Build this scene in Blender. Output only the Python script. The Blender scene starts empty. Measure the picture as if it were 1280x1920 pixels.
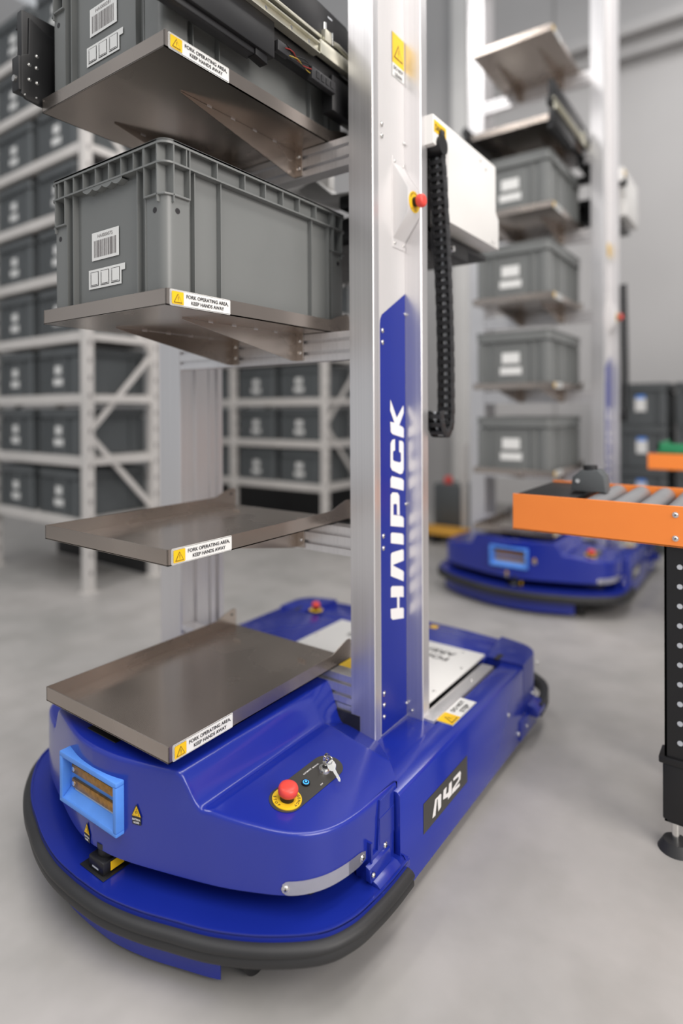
import bpy, bmesh, math, random
from mathutils import Vector, Matrix
random.seed(7)
SC = bpy.context.scene
COL = SC.collection

# ------------------------------------------------------------------ materials
def new_mat(name):
    m = bpy.data.materials.new(name); m.use_nodes = True
    nt = m.node_tree; return m, nt, nt.nodes['Principled BSDF']
def mat(name, col, rough=.5, metal=0., coat=0., bump=0., bscale=60., var=0., vscale=6., stretch=None, emit=0., rvar=0.):
    m, nt, p = new_mat(name)
    p.inputs['Base Color'].default_value = (*col, 1); p.inputs['Roughness'].default_value = rough
    p.inputs['Metallic'].default_value = metal; p.inputs['Coat Weight'].default_value = coat
    p.inputs['Coat Roughness'].default_value = .12
    if emit:
        p.inputs['Emission Color'].default_value = (*col, 1); p.inputs['Emission Strength'].default_value = emit
    tc = nt.nodes.new('ShaderNodeTexCoord'); mp = nt.nodes.new('ShaderNodeMapping')
    nt.links.new(tc.outputs['Object'], mp.inputs['Vector'])
    if stretch: mp.inputs['Scale'].default_value = stretch
    if var or rvar:
        n = nt.nodes.new('ShaderNodeTexNoise'); n.inputs['Scale'].default_value = vscale; n.inputs['Detail'].default_value = 5
        nt.links.new(mp.outputs['Vector'], n.inputs['Vector'])
        if var:
            r = nt.nodes.new('ShaderNodeValToRGB')
            r.color_ramp.elements[0].position = .3; r.color_ramp.elements[1].position = .7
            r.color_ramp.elements[0].color = (*[c*(1-var) for c in col], 1); r.color_ramp.elements[1].color = (*[min(1, c*(1+var)) for c in col], 1)
            nt.links.new(n.outputs['Fac'], r.inputs['Fac']); nt.links.new(r.outputs['Color'], p.inputs['Base Color'])
        if rvar:
            mr = nt.nodes.new('ShaderNodeMapRange'); mr.inputs['To Min'].default_value = rough-rvar; mr.inputs['To Max'].default_value = rough+rvar
            mr.inputs['From Min'].default_value = .3; mr.inputs['From Max'].default_value = .7
            nt.links.new(n.outputs['Fac'], mr.inputs['Value']); nt.links.new(mr.outputs['Result'], p.inputs['Roughness'])
    if bump:
        n2 = nt.nodes.new('ShaderNodeTexNoise'); n2.inputs['Scale'].default_value = bscale; n2.inputs['Detail'].default_value = 3
        nt.links.new(mp.outputs['Vector'], n2.inputs['Vector'])
        b = nt.nodes.new('ShaderNodeBump'); b.inputs['Strength'].default_value = bump; b.inputs['Distance'].default_value = .002
        nt.links.new(n2.outputs['Fac'], b.inputs['Height']); nt.links.new(b.outputs['Normal'], p.inputs['Normal'])
    return m
BLUE = mat('blue_paint', (.009, .024, .30), .24, coat=.4, var=.06, vscale=3, bump=.03, bscale=300)
BLUE2 = mat('blue_paint_sheet', (.009, .023, .27), .28, coat=.3, var=.07, vscale=3)
BLUEST = mat('blue_vinyl', (.008, .022, .27), .32, var=.03)
STEEL = mat('stainless_steel', (.47, .41, .365), .25, metal=.95, var=.08, vscale=3, rvar=.08)
ALU = mat('aluminium', (.76, .745, .75), .36, metal=.8, var=.05, vscale=3, stretch=(60, 60, .4), rvar=.05)
ALUW = mat('satin_aluminium', (.74, .72, .715), .48, metal=.45, var=.02)
GROOVE = mat('aluminium_groove', (.30, .285, .28), .5, metal=.6)
BLACK = mat('black_coated_metal', (.006, .006, .007), .42, var=.2)
RUBBER = mat('black_rubber', (.022, .022, .023), .52, var=.2, bump=.1, bscale=120)
DARKP = mat('dark_plastic', (.022, .022, .024), .45, var=.15)
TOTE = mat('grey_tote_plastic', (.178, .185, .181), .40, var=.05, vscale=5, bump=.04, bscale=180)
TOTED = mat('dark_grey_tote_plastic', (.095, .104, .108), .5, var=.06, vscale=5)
WHITE = mat('white_paint', (.80, .79, .77), .4, var=.02)
WHITEM = mat('white_powder_coat', (.80, .785, .76), .45, var=.02)
RACKW = mat('rack_white_steel', (.66, .63, .60), .5, var=.05)
STW = mat('sticker_white', (.82, .82, .80), .4, var=.02)
STK = mat('sticker_black', (.02, .018, .02), .45, var=.05)
STY = mat('sticker_yellow', (.93, .56, .01), .4, var=.03)
STG = mat('barcode_grey', (.22, .20, .20), .5, var=.03)
LOGOW = mat('lettering_white', (.90, .88, .87), .45, var=.02)
BADGE_G = mat('badge_charcoal', (.05, .047, .042), .5, var=.1)
RED = mat('red_button_plastic', (.83, .075, .055), .38, var=.04)
YRING = mat('yellow_ring', (.90, .58, .02), .45, var=.04)
CHROME = mat('chrome', (.80, .79, .77), .16, metal=1., var=.03)
PORT = mat('light_blue_plastic', (.10, .30, .85), .42, var=.08, vscale=20)
BRASS = mat('copper_contact', (.42, .22, .06), .38, metal=.8, var=.3, vscale=90)
LGREY = mat('light_grey_plastic', (.5, .52, .55), .5, var=.05)
LEDB = mat('blue_led_ring', (.05, .35, .95), .3, emit=1.2, var=.02)
REFL = mat('reflective_strip', (.60, .60, .68), .35, coat=.4, var=.04, vscale=30)
ORANGE = mat('orange_paint', (1.0, .27, .045), .42, var=.04)
GREEN = mat('green_paint', (.03, .28, .12), .5, var=.05)
ROLLER = mat('grey_roller', (.33, .33, .34), .4, metal=.5, var=.08)
CREAM = mat('zinc_rail', (.62, .60, .50), .32, metal=.75, var=.08, vscale=20)
WIRER = mat('red_wire', (.28, .02, .015), .5, var=.05)
WIREY = mat('yellow_wire', (.35, .25, .03), .5, var=.05)
CHALK = mat('floor_marker_vinyl', (.62, .64, .70), .5, var=.03)
CHALKD = mat('floor_marker_dark', (.16, .16, .18), .5, var=.03)
WOODP = mat('pallet_yellow', (.75, .38, .05), .6, var=.1)

def floor_mat():
    m, nt, p = new_mat('polished_concrete')
    tc = nt.nodes.new('ShaderNodeTexCoord')
    n1 = nt.nodes.new('ShaderNodeTexNoise'); n1.inputs['Scale'].default_value = 1.3; n1.inputs['Detail'].default_value = 6; n1.inputs['Roughness'].default_value = .55
    n2 = nt.nodes.new('ShaderNodeTexNoise'); n2.inputs['Scale'].default_value = 6; n2.inputs['Detail'].default_value = 4
    nt.links.new(tc.outputs['Object'], n1.inputs['Vector']); nt.links.new(tc.outputs['Object'], n2.inputs['Vector'])
    r = nt.nodes.new('ShaderNodeValToRGB'); e = r.color_ramp.elements
    e[0].position = .34; e[0].color = (.355, .345, .33, 1); e[1].position = .62; e[1].color = (.47, .448, .43, 1)
    nt.links.new(n1.outputs['Fac'], r.inputs['Fac'])
    mx = nt.nodes.new('ShaderNodeMix'); mx.data_type = 'RGBA'; mx.blend_type = 'MULTIPLY'; mx.inputs['Factor'].default_value = .35
    r2 = nt.nodes.new('ShaderNodeValToRGB'); r2.color_ramp.elements[0].position = .35; r2.color_ramp.elements[0].color = (.72, .72, .70, 1)
    r2.color_ramp.elements[1].position = .6; r2.color_ramp.elements[1].color = (1, 1, 1, 1)
    nt.links.new(n2.outputs['Fac'], r2.inputs['Fac'])
    nt.links.new(r.outputs['Color'], mx.inputs['A']); nt.links.new(r2.outputs['Color'], mx.inputs['B'])
    nt.links.new(mx.outputs['Result'], p.inputs['Base Color'])
    p.inputs['Roughness'].default_value = .38
    mr = nt.nodes.new('ShaderNodeMapRange'); mr.inputs['To Min'].default_value = .3; mr.inputs['To Max'].default_value = .55
    nt.links.new(n2.outputs['Fac'], mr.inputs['Value']); nt.links.new(mr.outputs['Result'], p.inputs['Roughness'])
    return m
FLOOR = floor_mat()
WALL = mat('painted_wall_panel', (.50, .49, .485), .6, var=.05, vscale=.8)
WALLD = mat('wall_joint', (.30, .29, .285), .6, var=.05)

# ------------------------------------------------------------------ mesh builder
OFF = Vector((0, 0, 0))
class B:
    def __init__(s): s.bm = bmesh.new(); s.m = []
    def mi(s, m):
        if m not in s.m: s.m.append(m)
        return s.m.index(m)
    def quad(s, ps, m):
        vs = [s.bm.verts.new(p) for p in ps]
        try: f = s.bm.faces.new(vs)
        except ValueError: return
        f.material_index = s.mi(m); return f
    def box(s, x0, x1, y0, y1, z0, z1, m, bev=0., seg=2):
        x0, x1 = min(x0, x1), max(x0, x1); y0, y1 = min(y0, y1), max(y0, y1); z0, z1 = min(z0, z1), max(z0, z1)
        v = [s.bm.verts.new((x, y, z)) for z in (z0, z1) for y in (y0, y1) for x in (x0, x1)]
        k = s.mi(m); fs = []
        for q in ((0, 2, 3, 1), (4, 5, 7, 6), (0, 1, 5, 4), (2, 6, 7, 3), (0, 4, 6, 2), (1, 3, 7, 5)):
            f = s.bm.faces.new([v[i] for i in q]); f.material_index = k; fs.append(f)
        if bev:
            es = list({e for f in fs for e in f.edges})
            bmesh.ops.bevel(s.bm, geom=es, offset=bev, segments=seg, affect='EDGES', profile=.5)
        return v
    def prism(s, pts, ax, a0, a1, m, bev=0.):
        """pts: 2D outline in the other two axes (x:(y,z) y:(x,z) z:(x,y)), extruded a0..a1"""
        def P(p, a):
            return {'x': (a, p[0], p[1]), 'y': (p[0], a, p[1]), 'z': (p[0], p[1], a)}[ax]
        A = [s.bm.verts.new(P(p, a0)) for p in pts]; Bv = [s.bm.verts.new(P(p, a1)) for p in pts]
        k = s.mi(m); n = len(pts); fs = [s.bm.faces.new(A[::-1]), s.bm.faces.new(Bv)]
        for i in range(n): fs.append(s.bm.faces.new((A[i], A[(i+1) % n], Bv[(i+1) % n], Bv[i])))
        for f in fs: f.material_index = k
        bmesh.ops.recalc_face_normals(s.bm, faces=fs)
        if bev:
            bmesh.ops.bevel(s.bm, geom=list({e for f in fs[:2] for e in f.edges}), offset=bev, segments=2, affect='EDGES', profile=.5)
    def ring(s, o, i, z0, z1, m):
        """ring between outline o and outline i, same count, from z0 to z1"""
        n = len(o); k = s.mi(m)
        a = [s.bm.verts.new((*p, z0)) for p in o]; b = [s.bm.verts.new((*p, z1)) for p in o]
        c = [s.bm.verts.new((*p, z0)) for p in i]; d = [s.bm.verts.new((*p, z1)) for p in i]
        for j in range(n):
            l = (j+1) % n
            for q in ((a[j], a[l], b[l], b[j]), (c[l], c[j], d[j], d[l]), (b[j], b[l], d[l], d[j]), (a[l], a[j], c[j], c[l])):
                f = s.bm.faces.new(q); f.material_index = k
    def cyl(s, c, n, r, h, m, seg=20, r2=None, dome=0.):
        c = Vector(c); n = Vector(n).normalized(); r2 = r if r2 is None else r2
        t = n.orthogonal().normalized(); u = n.cross(t)
        rows = [(r, 0), (r2, h)]
        if dome:
            rows = [(r, 0), (r2, h*.5)] + [(r2*math.cos(a), h*.5 + (h*.5+dome)*math.sin(a)) for a in (.45, .9, 1.25)]
        prev = None; k = s.mi(m)
        for (rr, hh) in rows:
            cur = [s.bm.verts.new(c + n*hh + (t*math.cos(2*math.pi*i/seg) + u*math.sin(2*math.pi*i/seg))*rr) for i in range(seg)]
            if prev:
                for i in range(seg):
                    f = s.bm.faces.new((prev[i], prev[(i+1) % seg], cur[(i+1) % seg], cur[i])); f.material_index = k
            else:
                f = s.bm.faces.new(cur[::-1]); f.material_index = k
            prev = cur
        f = s.bm.faces.new(prev); f.material_index = k
    def tube(s, pts, r, m, seg=10, closed=False):
        """pts: Vectors; r: radius or list of 2D section points"""
        sec = [(r*math.cos(2*math.pi*i/seg), r*math.sin(2*math.pi*i/seg)) for i in range(seg)] if not isinstance(r, list) else r
        n = len(pts); rings = []; k = s.mi(m); pts = [Vector(p) for p in pts]
        for i, p in enumerate(pts):
            a = pts[(i-1) % n] if (closed or i > 0) else p; b = pts[(i+1) % n] if (closed or i < n-1) else p
            t = (b-a).normalized(); upv = Vector((0, 0, 1)) if abs(t.z) < .95 else Vector((1, 0, 0))
            x = t.cross(upv).normalized(); y = x.cross(t)
            rings.append([s.bm.verts.new(p + x*q[0] + y*q[1]) for q in sec])
        L = len(sec)
        for i in range(n if closed else n-1):
            A, Bq = rings[i], rings[(i+1) % n]
            for j in range(L):
                f = s.bm.faces.new((A[j], A[(j+1) % L], Bq[(j+1) % L], Bq[j])); f.material_index = k
        if not closed:
            f = s.bm.faces.new(rings[0][::-1]); f.material_index = k; f = s.bm.faces.new(rings[-1]); f.material_index = k
    def build(s, name, parent=None, ang=35, off=None, recalc=True):
        bm = s.bm
        if recalc: bmesh.ops.recalc_face_normals(bm, faces=bm.faces)
        o = OFF if off is None else Vector(off)
        bmesh.ops.translate(bm, verts=bm.verts, vec=-o)
        lim = math.radians(ang)
        for f in bm.faces: f.smooth = True
        for e in bm.edges:
            if len(e.link_faces) != 2 or e.calc_face_angle(0) > lim: e.smooth = False
        me = bpy.data.meshes.new(name); bm.to_mesh(me); bm.free()
        for m in s.m: me.materials.append(m)
        ob = bpy.data.objects.new(name, me); COL.objects.link(ob)
        if parent: ob.parent = parent
        else: ob.location = o
        return ob
def tag(o, label=None, cat=None, group=None, kind=None):
    for k, v in (('label', label), ('category', cat), ('group', group), ('kind', kind)):
        if v: o[k] = v
    return o
def empty(name, loc):
    o = bpy.data.objects.new(name, None); COL.objects.link(o); o.location = loc; o.empty_display_size = .1; return o
def kids(o): return [c for c in bpy.data.objects if c.parent == o]
def copy_tree(o, parent=None, skip=()):
    c = o.copy(); COL.objects.link(c); c.parent = parent
    for k in ('label', 'group', 'category'):
        pass
    for ch in kids(o):
        if ch.name.split('.')[0] in skip: continue
        copy_tree(ch, c)
    return c

# ------------------------------------------------------------------ lettering and stickers
_tc = {}
def text_geo(t, bold=0., shear=0., space=1.):
    key = (t, bold, shear, space)
    if key in _tc: return _tc[key]
    cu = bpy.data.curves.new('t', 'FONT'); cu.body = t; cu.size = 1; cu.align_x = 'CENTER'; cu.offset = bold; cu.shear = shear
    cu.space_character = space; cu.resolution_u = 3
    ob = bpy.data.objects.new('t', cu); COL.objects.link(ob)
    dg = bpy.context.evaluated_depsgraph_get(); me = bpy.data.meshes.new_from_object(ob.evaluated_get(dg))
    vs = [(v.co.x, v.co.y) for v in me.vertices]; fs = [tuple(p.vertices) for p in me.polygons]
    bpy.data.objects.remove(ob); bpy.data.curves.remove(cu); bpy.data.meshes.remove(me)
    if vs:
        x0 = min(v[0] for v in vs); x1 = max(v[0] for v in vs); y0 = min(v[1] for v in vs); y1 = max(v[1] for v in vs)
    else: x0 = x1 = y0 = y1 = 0
    _tc[key] = (vs, fs, x0, x1, y0, y1); return _tc[key]
class St:
    """flat artwork on a surface: origin o, unit axes u (reading) and v (up)"""
    def __init__(s, o, u, v, b=None, lift=.0004):
        s.o = Vector(o); s.u = Vector(u).normalized(); s.v = Vector(v).normalized(); s.n = s.u.cross(s.v).normalized()
        s.b = b or B(); s.l = lift
    def P(s, x, y, L): return s.o + s.u*x + s.v*y + s.n*(s.l*(L+1))
    def poly(s, pts, m, L=0):
        vs = [s.b.bm.verts.new(s.P(x, y, L)) for x, y in pts]
        f = s.b.bm.faces.new(vs); f.material_index = s.b.mi(m); f.normal_update()
        if len(pts) > 4: bmesh.ops.triangulate(s.b.bm, faces=[f])
    def rect(s, x0, y0, x1, y1, m, L=0, r=0.):
        if not r: return s.poly([(x0, y0), (x1, y0), (x1, y1), (x0, y1)], m, L)
        pts = []
        for cx, cy, a in ((x1-r, y1-r, 0), (x0+r, y1-r, 90), (x0+r, y0+r, 180), (x1-r, y0+r, 270)):
            for k in range(5):
                t = math.radians(a + k*22.5); pts.append((cx+r*math.cos(t), cy+r*math.sin(t)))
        s.poly(pts, m, L)
    def text(s, t, cx, cy, h, m, L=2, w=None, bold=.012, shear=0., space=1., cap=.73):
        vs, fs, x0, x1, y0, y1 = text_geo(t, bold, shear, space)
        if not vs: return
        k = h/cap; kx = k if w is None else w/(x1-x0); mx = (x0+x1)/2
        V = [s.b.bm.verts.new(s.P(cx + (x-mx)*kx, cy - h/2 + y*k, L)) for x, y in vs]
        mi = s.b.mi(m)
        for f in fs:
            try: q = s.b.bm.faces.new([V[i] for i in f]); q.material_index = mi
            except ValueError: pass
    def warn(s, cx, cy, sz, m, bg, L=2):
        """warning triangle outline with exclamation mark"""
        h = sz*.87; T = lambda k: [(cx-sz/2*k, cy-h*.5+h*(1-k)*.38), (cx+sz/2*k, cy-h*.5+h*(1-k)*.38), (cx, cy-h*.5+h*(1-k)*.38+h*k)]
        s.poly(T(1), m, L); s.poly(T(.80), bg, L+1)
        s.rect(cx-sz*.03, cy-h*.18, cx+sz*.03, cy+h*.16, m, L+2); s.rect(cx-sz*.03, cy-h*.31, cx+sz*.03, cy-h*.24, m, L+2)
    def build(s, name, parent): return s.b.build(name, parent, recalc=False)

# ------------------------------------------------------------------ outline of the robot base
CX = -.21
def catmull(P, n=8):
    out = []
    for i in range(len(P)-1):
        p0 = P[max(i-1, 0)]; p1 = P[i]; p2 = P[i+1]; p3 = P[min(i+2, len(P)-1)]
        for k in range(n):
            t = k/n
            out.append(tuple(.5*((2*p1[j]) + (-p0[j]+p2[j])*t + (2*p0[j]-5*p1[j]+4*p2[j]-p3[j])*t*t + (-p0[j]+3*p1[j]-3*p2[j]+p3[j])*t**3) for j in (0, 1)))
    out.append(P[-1]); return out
SHELL_R = [(0, -.020), (.05, -.0165), (.10, -.006), (.169, .014), (.245, .038), (.29, .054), (.335, .074), (.39, .103), (.425, .133), (.450, .177), (.464, .245), (.470, .365)]
LIP_R = [(0, -.056), (.08, -.052), (.16, -.036), (.235, -.012), (.31, .015), (.388, .058), (.46, .117), (.49, .173), (.5, .232), (.504, .29), (.504, .35)]
def full(R, n=8):
    c = catmull(R, n); return [(CX-x, y) for x, y in c[::-1]] + [(CX+x, y) for x, y in c[1:]]
def inset(P, d):
    out = []
    for i in range(len(P)):
        a = P[max(i-1, 0)]; b = P[min(i+1, len(P)-1)]
        tx, ty = b[0]-a[0], b[1]-a[1]; L = math.hypot(tx, ty) or 1
        out.append((P[i][0]-ty/L*d, P[i][1]+tx/L*d))
    return out
def sstep(t): t = max(0, min(1, t)); return t*t*(3-2*t)
def deck_h(x, y):
    d = abs(x-CX); zd = .300 - .17*max(0, d-.265) - .4*max(0, y-.41)
    s = sstep((.250-d)/.050)
    return zd*(1-s) + .362*s

# ------------------------------------------------------------------ the picking robot
LOGO = [[(0.564, 0.598), (0.615, 0.586), (0.62, 0.582), (0.62, 0.557), (0.599, 0.563), (0.599, 0.535), (0.614, 0.532), (0.62, 0.528), (0.62, 0.504), (0.566, 0.515), (0.558, 0.522), (0.557, 0.544), (0.588, 0.538), (0.588, 0.565), (0.558, 0.572), (0.558, 0.595)], [(0.559, 0.677), (0.565, 0.68), (0.616, 0.678), (0.621, 0.674), (0.621, 0.649), (0.571, 0.649), (0.57, 0.647), (0.615, 0.625), (0.621, 0.62), (0.62, 0.597), (0.558, 0.624)], [(0.559, 0.727), (0.565, 0.729), (0.615, 0.718), (0.621, 0.712), (0.621, 0.689), (0.559, 0.704)], [(0.558, 0.746), (0.559, 0.822), (0.569, 0.827), (0.593, 0.823), (0.601, 0.814), (0.602, 0.766), (0.589, 0.769), (0.589, 0.793), (0.584, 0.797), (0.572, 0.797), (0.572, 0.771), (0.602, 0.765), (0.615, 0.761), (0.622, 0.755), (0.622, 0.733)], [(0.559, 0.84), (0.559, 0.861), (0.565, 0.867), (0.614, 0.856), (0.623, 0.85), (0.622, 0.825)], [(0.581, 0.957), (0.567, 0.955), (0.56, 0.947), (0.559, 0.89), (0.567, 0.881), (0.605, 0.868), (0.617, 0.869), (0.623, 0.879), (0.623, 0.944), (0.617, 0.95), (0.601, 0.952), (0.601, 0.924), (0.61, 0.921), (0.61, 0.9), (0.604, 0.897), (0.576, 0.903), (0.571, 0.907), (0.571, 0.927), (0.581, 0.929)], [(0.56, 1.054), (0.59, 1.009), (0.623, 1.04), (0.624, 1.021), (0.602, 0.99), (0.618, 0.986), (0.624, 0.981), (0.624, 0.958), (0.57, 0.969), (0.561, 0.975), (0.559, 1.0), (0.579, 0.997), (0.559, 1.027)]]
BADGE = [[(0.492, 0.126), (0.506, 0.161), (0.533, 0.16), (0.536, 0.157), (0.535, 0.129), (0.521, 0.126), (0.518, 0.156), (0.515, 0.156), (0.507, 0.125)], [(0.545, 0.14), (0.548, 0.16), (0.564, 0.16), (0.56, 0.144), (0.573, 0.143), (0.577, 0.16), (0.591, 0.16), (0.59, 0.128), (0.57, 0.127), (0.571, 0.133)], [(0.599, 0.155), (0.599, 0.161), (0.636, 0.161), (0.641, 0.155), (0.638, 0.14), (0.606, 0.135), (0.634, 0.133), (0.635, 0.126), (0.591, 0.128), (0.594, 0.139), (0.628, 0.145), (0.628, 0.152)]]
OFF = Vector((CX, .64, 0))
def screw(parent, pos, n, r=.006, h=.003, name='screw'):
    b = B(); b.cyl(pos, n, r*1.12, h*.35, CHROME, 16); p = Vector(pos)+Vector(n).normalized()*h*.3
    b.cyl(p, n, r*.85, h*.6, CHROME, 16, dome=h*.35)
    b.cyl(p+Vector(n).normalized()*(h*1.02), n, r*.32, h*.12, STK, 6)
    return b.build(name, parent)
def estop(parent, pos, n, ring=.025, cap=.0165, up=(0, 1, 0), txt=True):
    n = Vector(n).normalized(); pos = Vector(pos); upv = Vector(up); upv = (upv - n*upv.dot(n)).normalized(); u = upv.cross(n)
    b = B(); b.cyl(pos, n, ring, .0016, YRING, 40)
    s = St(pos+n*.0016, u, upv, b)
    if txt:
        for word, a0, st in (('EMERGENCY', 152, -17), ('STOP', 236, 19)):
            for i, ch in enumerate(word):
                a = math.radians(a0 + i*st); rr = ring*.82
                d = u*math.cos(a) + upv*math.sin(a)
                vv = d if word[0] == 'E' else -d; uu = vv.cross(n)
                q = St(pos+n*.0016+d*rr, uu, vv, b); q.text(ch, 0, 0, ring*.19, STK, L=0, bold=.02)
    rg = b.build('emergency_stop_ring', parent, recalc=False)
    b = B(); b.cyl(pos+n*.001, n, cap*.72, .010, BLACK, 28)
    k = .011
    prev = [(cap*.80, k), (cap*.97, k+.003), (cap*1.0, k+.009), (cap*.97, k+.013), (cap*.88, k+.0165), (cap*.70, k+.0185), (cap*.35, k+.0195)]
    t = n.orthogonal().normalized(); w = n.cross(t); rows = []
    for rr, hh in prev:
        rows.append([b.bm.verts.new(pos+n*hh+(t*math.cos(2*math.pi*i/36)+w*math.sin(2*math.pi*i/36))*rr) for i in range(36)])
    mi = b.mi(RED)
    for A, Q in zip(rows, rows[1:]):
        for i in range(36):
            f = b.bm.faces.new((A[i], A[(i+1) % 36], Q[(i+1) % 36], Q[i])); f.material_index = mi
    for f in (b.bm.faces.new(rows[0][::-1]), b.bm.faces.new(rows[-1])): f.material_index = mi
    o = b.build('emergency_stop_button', parent, ang=50); tag(o, 'red mushroom push button')
    return o

def fork_sticker(parent, x=0.0, z=0.0):
    s = St((x, .008, z-.0305), (0, 1, 0), (0, 0, 1)); w, h = .150, .030
    s.rect(0, 0, w, h, STW, 0, .003); s.rect(.0012, .0012, w-.0012, h-.0012, STK, 1, .0025); s.rect(.0018, .0018, w-.0018, h-.0018, STW, 2, .002)
    s.rect(.003, .003, .031, h-.003, STK, 3, .002); s.rect(.0034, .0034, .0306, h-.0034, STY, 4, .0018)
    s.warn(.017, .0145, .020, STK, STY, 5)
    s.text('FORK OPERATING AREA,', .090, .0205, .0068, STK, 4, w=.106, bold=.02)
    s.text('KEEP HANDS AWAY', .090, .0098, .0068, STK, 4, w=.083, bold=.02)
    o = s.build('warning_sticker', parent); tag(o, 'white and yellow sticker reading FORK OPERATING AREA, KEEP HANDS AWAY'); return o

def make_tray(root, z):
    """z = top of the raised rim"""
    b = B(); t = .0022
    b.box(-.42, 0, 0, .574, -.031, -.0288, STEEL)
    b.box(-.42, 0, 0, t, -.031, 0, STEEL, .0007, 1)
    side = [(0, -.031), (0, 0), (.47, 0), (.50, .001), (.53, .012), (.56, .020), (.572, .020), (.578, .014), (.578, -.031)]
    b.prism(side, 'x', -t, 0, STEEL); b.prism(side, 'x', -.42, -.42+t, STEEL)
    b.box(-.4165, -.0035, .0035, .005, -.0288, -.026, STEEL)
    b.cyl((-.4178, .560, .004), (1, 0, 0), .004, .0006, STK, 12)
    tr = b.build('shelf_tray', root, ang=30, off=OFF); tr.location = (0, 0, z)
    fork_sticker(tr)
    for x in (-.1, -.33):
        b = B()
        b.prism([(.12, -.0315), (.485, -.0315), (.485, -.098), (.468, -.098), (.12, -.034)], 'x', x-.002, x, STEEL)
        b.box(x, x+.024, .4815, .4845, -.098, -.022, STEEL, .0006, 1)
        for k in (-.048, -.078):
            b.cyl((x+.013, .4815, k), (0, -1, 0), .0048, .002, CHROME, 12, dome=.001)
            b.cyl((x+.013, .4787, k), (0, -1, 0), .0018, .0004, STK, 6)
        for k in range(4): b.box(x-.0024, x+.0004, .19+.07*k, .203+.07*k, -.0335, -.0312, ALU)
        br = b.build('bracket', tr, off=OFF)
    b = B()
    zz = [-.0325, -.101]
    g = [(.4855, zz[0]), (.4855, zz[0]-.015), (.4935, zz[0]-.015), (.4935, zz[0]-.024), (.4855, zz[0]-.024), (.4855, zz[0]-.044), (.4935, zz[0]-.044), (.4935, zz[0]-.053), (.4855, zz[0]-.053), (.4855, zz[1]), (.526, zz[1]), (.526, zz[0])]
    b.prism(g, 'x', -.554, .0645, ALU)
    cb = b.build('crossbar', root, off=OFF); cb.location = (0, 0, z)
    return tr, cb

root = empty('picking_robot', OFF)
tag(root, 'tall blue and silver warehouse picking robot in the foreground with four steel shelf trays', 'robot')

# --- front shell
def front_shell():
    b = B(); O = full(SHELL_R, 9); n = len(O); k = b.mi(BLUE)
    r = .007
    back = []
    for i, (x, y) in enumerate(O):
        d = (x-CX); s = 1 if d > 0 else -1; a = abs(d)
        tx = CX + s*min(a, .470)
        if a > .35: ty = .487 - (a-.35)/.120*.119
        else: ty = .487
        back.append((tx, ty))
    rows = []
    I = inset(O, r)
    N = 84
    inner = []
    for j in range(N+1):
        t = j/N; row = []
        for i in range(n):
            x = I[i][0]*(1-t)+back[i][0]*t; y = I[i][1]*(1-t)+back[i][1]*t
            row.append((x, y, deck_h(x, y)))
        inner.append(row)
    zt = [deck_h(*I[i]) for i in range(n)]
    for dd, dz in ((r*.62, -.0008), (r*.3, -.0022), (r*.08, -.0046), (0, -.0085)):
        Q = inset(O, dd); inner.insert(0, [(Q[i][0], Q[i][1], zt[i]+dz) for i in range(n)])
    inner.insert(0, [(O[i][0], O[i][1], zt[i]-.02) for i in range(n)])
    for zr_ in (.304, .232): inner.insert(0, [(O[i][0], O[i][1], min(zr_, zt[i]-.021-(.306-zr_)*.1)) for i in range(n)])
    inner.insert(0, [(O[i][0], O[i][1], .167) for i in range(n)])
    Q = inset(O, .004); inner.insert(0, [(Q[i][0], Q[i][1], .1635) for i in range(n)])
    Q = inset(O, .07); inner.insert(0, [(Q[i][0], Q[i][1], .166) for i in range(n)])
    inner.append([(back[i][0], back[i][1], .17) for i in range(n)])
    V = [[b.bm.verts.new(p) for p in row] for row in inner]
    for A, Q in zip(V, V[1:]):
        for i in range(n-1):
            if -.312 < A[i].co.x and A[i+1].co.x < -.130 and abs(A[i].co.z-.232) < .001 and abs(Q[i].co.z-.304) < .001: continue
            f = b.bm.faces.new((A[i], A[i+1], Q[i+1], Q[i])); f.material_index = k
    bmesh.ops.remove_doubles(b.bm, verts=b.bm.verts, dist=.0002)
    return b.build('front_shell', root, ang=40)
shell = front_shell()
b = B()  # dark slot and scratches in the raised top
b.box(-.284, -.185, .014, .06, .360, .3634, BLACK, .0005, 1)
b.build('cable_slot', shell)

# --- lower deck with lip, bumper, skirt
b = B(); L = full(LIP_R, 8); base = [(CX+.504, .36), (CX-.504, .36)]
b.prism(L+base[:1]+base[1:], 'z', .112, .125, BLUE2)
Li = inset(L, .004)
b.ring(L+[(CX+.50, .361), (CX-.50, .361)], Li+[(CX+.49, .358), (CX-.49, .358)], .122, .1275, BLUE2)
deck = b.build('lower_deck', root, ang=30)
def bump_path(R, ysign=1, ytot=0):
    P = full(R, 6)
    return [(x, (y if ysign > 0 else ytot-y), .093) for x, y in P if True]
def bump_sec():
    w = .017; pts = []
    for cz in (.0125, -.0125):
        pass
    return [(-.010, .021), (.004, .0215), (.012, .0185), (.0165, .013), (.0165, .007), (.0130, .0035), (.0150, -.001), (.0150, -.009), (.0120, -.0145), (.004, -.0165), (-.010, -.016)]
b = B(); pth = [p for p in bump_path(LIP_R) if p[1] < .352]
b.tube([Vector(p) for p in pth], bump_sec(), RUBBER)
b.build('bumper', root, ang=60)
b = B(); pth = [p for p in bump_path([(x, y) for x, y in LIP_R], -1, 1.46) if p[1] > 1.165]
b.tube([Vector(p) for p in pth], bump_sec(), RUBBER)
b.build('bumper', root, ang=60)
b = B(); S = inset(L, .026); S = [p for p in S if CX-.47 < p[0] < CX+.303]; S2 = inset(S, .003)
n = len(S); k = b.mi(BLUE)
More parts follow.
